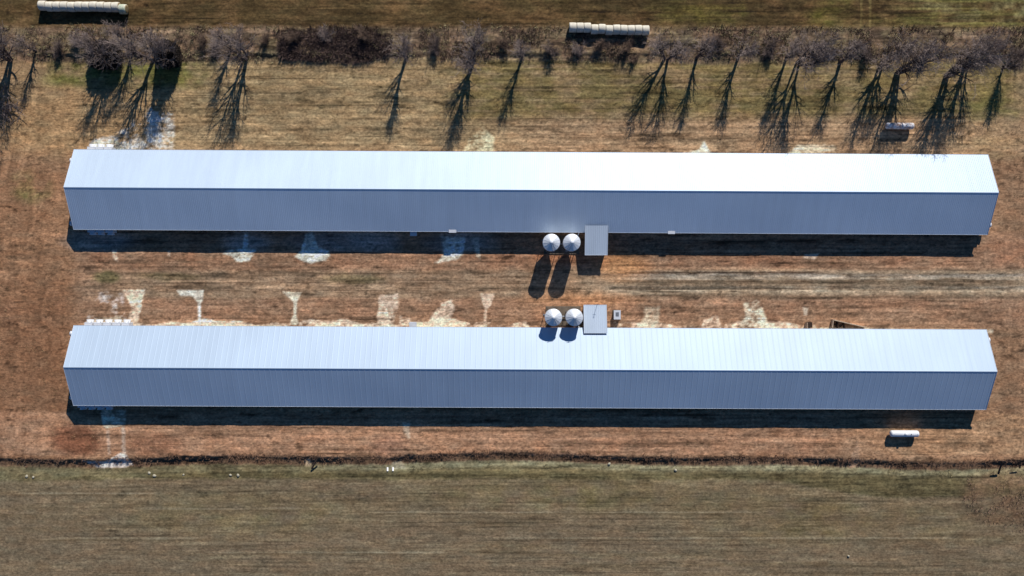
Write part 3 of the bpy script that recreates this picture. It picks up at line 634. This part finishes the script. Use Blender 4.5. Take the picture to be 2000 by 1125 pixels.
def make_tree(seed, ht, stems, spread, tm, dense=1.0, lean=(0, 0)):
    """bare winter tree: upright limbs that fan out, branches along them, fine twigs at the ends"""
    r_ = random.Random(seed); thick = []; thin = []
    def rv(): return Vector((r_.gauss(0, 1), r_.gauss(0, 1), r_.gauss(0, 1))).normalized()
    def side(d, k): e = rv(); e = (e - d*e.dot(d)).normalized(); return (d*(1-k*.35) + e*k).normalized()
    def run(p, d, ln, r0, r1, n_, wob, lift):
        out = []
        for i in range(n_):
            d = (d + rv()*wob + Vector((0, 0, lift))).normalized(); q_ = p + d*ln/n_; a, b_ = r0+(r1-r0)*i/n_, r0+(r1-r0)*(i+1)/n_
            (thick if a > .03 else thin).append((p, q_, a, b_)); out.append((q_, d, b_, (i+1)/n_)); p = q_
        return out
    def twigs(p, d, ln, k_):
        for _ in range(k_):
            e = side(d, r_.uniform(.35, .9)); o = run(p, e, ln*r_.uniform(.6, 1.2), .016, .009, 2, .15, .04)
            for q_, d2, _r, f in o:
                for _ in range(int(2*dense+r_.random())): e2 = side(d2, r_.uniform(.4, 1)); thin.append((q_, q_+e2*ln*r_.uniform(.3, .6), .011, .007))
    for s_ in range(stems):
        a = s_*6.28/stems+r_.uniform(-.5, .5); sp = .04 if stems == 1 else r_.uniform(.1, .25)
        tr = run(Vector((.2*math.cos(a)*(stems > 1), .2*math.sin(a)*(stems > 1), -.2)), Vector((math.cos(a)*sp+lean[0], math.sin(a)*sp+lean[1], 1)).normalized(), ht*.9, .26 if stems < 3 else .19, .045, 9, .05, .02)
        for q_, d, r, f in tr:
            if f < .2: continue
            for _ in range(r_.choice((2, 2, 3)) if stems < 3 else r_.choice((1, 2))):
                e = side(d, r_.uniform(.4, .75)*spread); L1 = ht*(.52-.34*f)*r_.uniform(.8, 1.15)
                for q2, d2, r2, f2 in run(q_, e, L1, min(r*.68, .13), .016, 5, .1, .07):
                    for _ in range(r_.choice((1, 2))):
                        e2 = side(d2, r_.uniform(.4, .8)); o = run(q2, e2, L1*r_.uniform(.3, .5), max(r2*.6, .017), .012, 3, .13, .05)
                        for q3, d3, r3, f3 in o[1:]: twigs(q3, d3, .55, 1)
                    twigs(q2, d2, .6, 1)
    t = empty('bare_tree')
    segs_mesh('trunk', thick, 6, M['bark'], t, True); segs_mesh('crown', thin, 3, tm, t)
    return t, len(thin)
protos = []
for sd, ht, st, sp, tm, dn, ln in ((3, 7.4, 1, .9, 'twig', 1.0, (0, 0)), (8, 7.8, 2, .95, 'twig', 1.0, (.05, 0)), (5, 6.6, 1, .8, 'twig', .9, (.05, .02)),
                      (12, 8.2, 3, 1.0, 'twig', 1.0, (.1, .05)), (21, 7.6, 2, .9, 'twigdark', 1.3, (0, 0)), (33, 8.6, 4, 1.1, 'twig', .9, (.16, .02))):
    t, c_ = make_tree(sd, ht, st, sp, M[tm], dn, ln); protos.append([t, False]); print('tree', c_)
TR = [ # px, py of the base, proto, scale, rot, label
 (20, 118, 5, .95, .5, 'wide bare tree at the left edge with pale limbs, below the top left bales'),
 (-6, 232, 3, .85, 2.1, 'bare tree cut by the left edge beside the brushwood pile, lower than the hedge'),
 (72, 100, 2, .7, 4, 'slim bare tree under the left end of the top left bales'),
 (215, 118, 3, .85, 1.0, 'bare tree rising from the wide dark bush below the top left bales'),
 (303, 118, 1, 1.08, 0, 'tall forked bare tree left of the upright dark vine-covered bush, long double shadow'),
 (338, 116, 0, 1.0, 2.6, 'bare tree rising from the upright dark bush with the black block shadow'),
 (262, 92, 0, .85, 3.3, 'grey bare tree between the two dark vine-covered bushes'),
 (481, 112, 3, .98, 5.2, 'bare tree standing alone between the vine-covered bushes and the bramble thicket'),
 (452, 92, 2, .8, .6, 'small bare tree just left of the lone tree before the bramble thicket'),
 (793, 112, 0, .92, 1.2, 'pale rounded bare tree at the right end of the bramble thicket'),
 (926, 116, 1, 1.0, 4.4, 'large pale bare tree between the bramble thicket and the right-hand bale row'),
 (1020, 112, 2, .85, 2.2, 'narrow bare tree left of the right-hand bale row'),
 (1301, 116, 1, .9, 2.9, 'bare tree just right of the right-hand bale row'),
 (1361, 112, 2, .95, 5.1, 'slender bare tree, second to the right of the bale row'),
 (1441, 112, 0, .85, .2, 'bare tree with a fan-shaped shadow, third to the right of the bale row'),
 (1559, 124, 3, 1.05, 4.9, 'big many-limbed bare tree between the fan-shaped shadow and the leaning tree'),
 (1536, 112, 2, .9, 1.9, 'thin bare tree touching the big many-limbed tree on its left'),
 (1640, 122, 2, 1.0, 0.3, 'leaning thin-stemmed bare tree left of the trees above the rusty tank'),
 (1752, 142, 5, .98, .2, 'very wide bare tree right above the weathered gas tank'),
 (1722, 124, 1, .9, 3.9, 'bare tree crowding the left side of the very wide tree above the tank'),
 (1848, 150, 5, 1.05, .9, 'widest bare tree to the right of the weathered gas tank, grey crown'),
 (1886, 128, 3, .9, .1, 'grey-crowned bare tree behind the widest tree at the right'),
 (1958, 132, 4, .62, 1.5, 'small dark tree nearest the right edge of the hedge'),
]
for px_, py_, k_, sc, rz, lb in TR:
    pr_ = protos[k_]; o = copy_tree(pr_[0]) if pr_[1] else pr_[0]; pr_[1] = True
    x, y = P(px_, py_, 0); o.location = (x, y, ghz(x, y) if abs(x) < 92 else 0); sc *= 1.13; o.scale = (sc*1.08, sc*1.08, sc); o.rotation_euler = (0, 0, rz); tag(o, lb, 'tree', 'bare trees along the hedgerow')

# ------------------------------------------------------------------ undergrowth
def rnd_pts(n_, x0, x1, y0, y1, s0, s1, seed, dens=None):
    r_ = np.random.default_rng(seed); a = r_.uniform(x0, x1, n_); b_ = r_.uniform(y0, y1, n_); s = r_.uniform(s0, s1, n_)
    wx = (a-1000)/F*H; wy = (562.5-b_)/F*H
    if dens is not None: k_ = dens(a, b_, wx, wy, r_.uniform(0, 1, n_)); wx, wy, s = wx[k_], wy[k_], s[k_]
    jx = np.clip(np.searchsorted(gx, wx), 0, nx-1); jy = np.clip(np.searchsorted(gy, wy), 0, ny-1)
    return np.stack([wx, wy, Z[jy, jx]-.02, s], -1)
hd = lambda a, b_, wx, wy, u: (u < np.clip(.28+2.8*fbm(wx/3.5, wy/2.5, 71), .05, 1)) & ~((a > 1100) & (a < 1275) & (b_ < 72))
o = tufts('hedge_undergrowth', rnd_pts(10500, -40, 2040, 54, 118, .5, 1.25, 4, hd), M['brush'], (.25, .9), .03, 9, 1.0, 5); tag(o, 'tangled brown dry undergrowth along the floor of the hedgerow', 'undergrowth', kind='stuff')
o = tufts('dry_weeds', rnd_pts(5000, -40, 2040, 50, 122, .6, 1.6, 14, hd), M['drygrass'], (.2, .6), .025, 8, 1.1, 6); tag(o, 'straw coloured dead weeds mixed through the hedgerow', 'weeds', kind='stuff')
th = lambda a, b_, wx, wy, u: (((a-655)/112)**4+((b_-88)/33)**4 < 1+2.4*fbm(wx/2, wy/2, 72)) & (u < np.clip(.75+2.2*fbm(wx/2.2, wy/1.6, 73)-.35*((b_ < 72)), .05, 1))
p_ = rnd_pts(3900, 510, 800, 46, 124, .6, 1.45, 24, th)
o = tufts('bramble_thicket', p_, M['brushdark'], (.35, 1.0), .028, 12, 1.0, 7); tag(o, 'dense dark bramble thicket in the hedge left of the pale rounded tree', 'thicket', kind='stuff')
# dense vine-smothered bushes that throw solid black shade
def bush(px_, py_, rx, ry, h, seed, label):
    r_ = np.random.default_rng(seed); n_ = 2600; x, y = P(px_, py_, 0); t = empty('vine_covered_bush', (x, y, 0)); tag(t, label, 'bush')
    u = r_.uniform(-1, 1, (n_, 2)); u = u[(np.abs(u)**3).sum(1) < 1]; hh = r_.uniform(0, 1, len(u))**.7*h*(1-.25*(np.abs(u)**2).sum(1))*(1+.25*np.sin(u[:, 0]*5+seed)*np.cos(u[:, 1]*4))
    o = tufts('foliage', np.stack([u[:, 0]*rx, u[:, 1]*ry, hh, np.full(len(u), 1.0)], -1), M['vine'], (.2, .5), .05, 9, 1.4, seed); o.parent = t
    sg = [(Vector((0, 0, -.1)), Vector((math.cos(k)*rx*.5, math.sin(k)*ry*.5, h*.8)), .08, .03) for k in range(6)]; segs_mesh('stems', sg, 5, M['bark'], t)
bush(212, 112, 2.7, 2.2, 3.2, 3, 'wide dark vine-covered bush in the hedge below the top left bale row'); bush(336, 112, 1.75, 1.9, 3.9, 4, 'upright dark vine-covered bush, black block of shadow with a straight right edge')
# distinct shrubs in the hedge
def make_shrub(seed, m_):
    r_ = random.Random(seed); th_ = []; tn = []
    for s_ in range(16):
        a = r_.uniform(0, 6.28); d = Vector((math.cos(a)*r_.uniform(.1, .8), math.sin(a)*r_.uniform(.1, .8), 1)).normalized(); p = Vector((0, 0, -.1)); L_ = r_.uniform(1.0, 1.9)
        for i in range(5):
            d = (d+Vector((r_.gauss(0, .2), r_.gauss(0, .2), .05))).normalized(); q_ = p+d*L_/5; th_.append((p, q_, .03-.004*i, .026-.004*i)); 
            for _ in range(7):
                e = (d+Vector((r_.gauss(0, .8), r_.gauss(0, .8), r_.gauss(0, .5)))).normalized(); w0 = q_+e*r_.uniform(.2, .5); tn.append((q_, w0, .012, .009))
                for _ in range(2): e2 = (e+Vector((r_.gauss(0, .6), r_.gauss(0, .6), r_.gauss(0, .6)))).normalized(); tn.append((w0, w0+e2*r_.uniform(.15, .4), .01, .006))
            p = q_
    t = empty('bare_shrub'); segs_mesh('stems', th_, 5, M['bark'], t); segs_mesh('twigs', tn, 3, m_, t); return t
sp_ = [[make_shrub(1, M['twig']), False], [make_shrub(2, M['twigdark']), False], [make_shrub(3, M['brush']), False]]
SH = [(118, 98, 1, 1.3, 'dark bare shrub under the left part of the top left bale shadow'), (160, 82, 0, 1.4, 'grey-twigged shrub right under the top left bales'), (400, 82, 2, 1.1, 'brown shrub in the gap right of the upright vine-covered bush'),
 (425, 98, 0, 1.2, 'grey shrub before the lone bare tree, right of the brown gap shrub'), (520, 80, 2, 1.2, 'brown shrub at the left end of the bramble thicket'), (575, 76, 2, 1.4, 'brown shrub at the upper left of the bramble thicket'),
 (640, 70, 0, 1.3, 'grey shrub rising from the middle of the bramble thicket'), (715, 74, 2, 1.5, 'brown shrub rising from the right part of the bramble thicket'), (850, 92, 1, 1.4, 'dark shrub between the pale rounded tree and the large pale tree'),
 (985, 88, 2, 1.2, 'brown shrub between the large pale tree and the narrow tree'), (1075, 100, 1, 1.3, 'dark shrub in the shadow left of the right-hand bales'), (1130, 98, 0, 1.2, 'grey shrub below the left end of the right-hand bales'),
 (1172, 92, 2, 1.3, 'reddish brown shrub below the middle of the right-hand bales'), (1222, 96, 2, 1.3, 'brown shrub below the right end of the right-hand bales'), (1236, 118, 2, 1.0, 'low brown shrub at the lower hedge edge under the bale row'),
 (1402, 88, 1, 1.2, 'dark shrub between the slender tree and the fan-shadow tree'), (1500, 96, 1, 1.6, 'dark shrub left of the big many-limbed tree'), (1600, 100, 0, 1.3, 'grey shrub under the crown of the leaning tree'),
 (1690, 108, 1, 1.5, 'dark shrub left of the trees over the rusty tank'), (1800, 112, 2, 1.4, 'brown shrub between the two widest trees'), (1980, 108, 1, 1.3, 'dark shrub at the right edge of the hedge')]
for a, b_, k_, sc, lb in SH:
    pr_ = sp_[k_]; o = copy_tree(pr_[0]) if pr_[1] else pr_[0]; pr_[1] = True; x, y = P(a, b_, 0); o.location = (x, y, ghz(x, y)); sc *= .85; o.scale = (sc*1.25, sc, sc*.8); o.rotation_euler = (0, 0, random.uniform(0, 6)); tag(o, lb, 'shrub', 'bare shrubs in the hedge')
# brushwood pile at the left edge
t = empty('brushwood_pile', (*P(18, 212, 0), 0)); tag(t, 'heap of grey cut branches at the left edge below the hedge', 'brushwood')
r_ = random.Random(5); sg = []; sf = []
for i in range(60):
    a = r_.uniform(0, 6.28); p = Vector((r_.gauss(0, 1.3), r_.gauss(0, 1.3), r_.uniform(.1, .9))); d = Vector((math.cos(a), math.sin(a), r_.uniform(-.1, .35))); L_ = r_.uniform(1.2, 3); q_ = p+d*L_; sg.append((p, q_, .05, .025))
    for k_ in range(6): w0 = p+d*L_*r_.uniform(.3, 1); e = Vector((r_.gauss(0, 1), r_.gauss(0, 1), r_.gauss(0, .5))).normalized(); sf.append((w0, w0+e*r_.uniform(.4, 1.1), .022, .01))
segs_mesh('branches', sg, 5, M['twig'], t); segs_mesh('brush_twigs', sf, 3, M['twig'], t)
# ditch bank and verge growth
DL = lambda a: 894 + 4*np.sin(a/260.+1)+3*np.sin(a/90.) + 5*sm(1000, 2000, a)
dk = lambda a, b_, wx, wy, u: (np.abs(b_-DL(a)+1) < 6) & (u < np.clip(.5+3*fbm(wx/3, wy, 81), .05, 1)) | ((np.abs(b_-DL(a)-2) < 9) & (u > .55))
o = tufts('ditch_bank_weeds', rnd_pts(5000, -30, 2030, 875, 915, .6, 1.3, 34, dk), M['weed'], (.15, .5), .03, 8, 1.2, 8); tag(o, 'dead brown weeds overhanging the bank of the ditch', 'weeds', kind='stuff')
vk = lambda a, b_, wx, wy, u: (np.abs(b_-DL(a)-19) < 5) & (u < np.clip(.15+3*fbm(wx/2.2, wy, 82), .02, 1)*(.25+.75*sm(560, 760, a)))
o = tufts('verge_grass', rnd_pts(4200, -30, 2030, 900, 935, .5, 1.1, 44, vk), M['drygrass'], (.15, .45), .03, 8, 1.2, 9); tag(o, 'pale straw grass tufts along the field side of the ditch', 'grass', kind='stuff')
bk = lambda a, b_, wx, wy, u: (((a-1990)/105)**2+((b_-975)/60)**2 < 1+1.6*fbm(wx/2, wy/2, 83)) & (u < np.clip(.4+2.5*fbm(wx/3, wy/3, 86), .03, 1))
o = tufts('field_corner_weeds', rnd_pts(1100, 1840, 2060, 905, 1050, .5, 1.1, 54, bk), M['cornerweed'], (.2, .6), .03, 7, .9, 10); tag(o, 'tall dead brown weeds in the field corner at the lower right', 'weeds', kind='stuff')
lk = lambda a, b_, wx, wy, u: u < np.clip(.2+3*fbm(wx/2, wy/2, 84), 0, 1)
p_ = np.concatenate([rnd_pts(260, 1056, 1140, 600, 642, .4, .9, 64, lk), rnd_pts(120, 1056, 1140, 500, 512, .3, .6, 65, lk)])
o = tufts('bin_side_weeds', p_, M['weed'], (.12, .4), .025, 7, 1.1, 11); tag(o, 'scrubby weeds growing round the legs of the feed bins', 'weeds', kind='stuff')
# thatch clumps over all of the rough grass, so the ground has real blades that catch the light
gk = lambda a, b_, wx, wy, u: (u < np.clip(.35+2.5*fbm(wx/2.5, wy/1.2, 85), .03, 1)) & ~((a > 120) & (a < 1960) & (((b_ > 285) & (b_ < 492)) | ((b_ > 625) & (b_ < 826)))) & ~((b_ > 480) & (b_ < 640) & (u > .25)) & (b_ < 884)
o = tufts('rough_grass', rnd_pts(30000, -20, 2020, 118, 884, .5, 1.2, 74, gk), mat('dry_thatch_blades', S(176, 144, 106), .9, 0, .45, .35, tint=S(120, 102, 66)), (.08, .26), .03, 5, 1.3, 12); tag(o, 'rough brown winter grass tufts around the houses', 'grass', kind='stuff')

# ------------------------------------------------------------------ small things along the ditch
def stone(px_, py_, r, label, group='pale stones beside the ditch'):
    r_ = random.Random(int(px_)); x, y = P(px_, py_, 0); mm = MB(); pr = [(0, -r*.5), (r*.75, -r*.35), (r, 0), (r*.8, r*.35), (r*.35, r*.55), (0, r*.58)]
    mm.lathe(pr, (0, 0, 0), 'Z', 11); mm.v = [(a*(1+r_.uniform(-.18, .18)), b_*(.8+r_.uniform(-.15, .15)), c*(1+r_.uniform(-.15, .15))) for a, b_, c in mm.v]
    o = mm.build('pale_stone', M['stone'], None, True); o.location = (x, y, ghz(x, y)+r*.3); o.rotation_euler = (0, 0, r_.uniform(0, 3)); tag(o, label, 'stone', group)
stone(51, 931, .3, 'pale round stone in the verge at the far lower left'); stone(64, 932.5, .26, 'flat pale stone just right of the leftmost verge stone')
stone(290, 925, .3, 'pale stone in the verge right of the white dust in the ditch'); stone(301, 930, .34, 'larger pale stone beside its neighbour, right of the ditch dust'); stone(357, 928, .22, 'small pale stone alone in the verge')
stone(450, 928, .26, 'pale stone, left one of a pair in the dark verge'); stone(465, 928.5, .3, 'pale stone, right one of a pair in the dark verge')
stone(1190, 907, .3, 'tall whitish stone on the ditch bank right of centre'); stone(1320, 919, .3, 'cream stone in the grassy verge right of centre'); stone(1657, 1086, .22, 'pale stone out in the lower right of the field')
for i, (a, lb) in enumerate(((756.5, 'white drain pipe end poking from the ditch bank, left one'), (767, 'white drain pipe end poking from the ditch bank, right one'))):
    x, y = P(a, 917, .2); mm = MB(); mm.lathe([(.14, -.3), (.14, .3), (.1, .3), (.1, -.25)], (0, 0, 0), 'Y', 16); o = mm.build('drain_pipe', M['tank'], None, True); o.location = (x, y, ghz(x, y)+.16); tag(o, lb, 'pipe', 'drain pipe ends')
def log(px0, py0, px1, py1, z0, z1, r, label, name='wooden_post'):
    p0 = PV(px0, py0, z0); p1 = PV(px1, py1, z1); mm = MB(); d = p1-p0; mm.tube((0, 0, 0), d*.5, r, r*.92, 9, False); mm.tube(d*.5, d, r*.92, r*.8, 9); mm.tube((0,0,0), -d*.02, r, r*.8, 9)
    o = mm.build(name, M['woodd'], None); o.location = p0; tag(o, label, 'post')
log(609, 915, 622, 892, -.1, .6, .17, 'dark leaning post lying across the ditch bank left of centre')
log(1950, 925, 1958, 900, 0, 1.6, .16, 'dark stub of an old post in the ditch near the lower right corner')
log(1992, 914, 1993, 898, 0, 1.1, .12, 'short dark post in the ditch at the right edge')
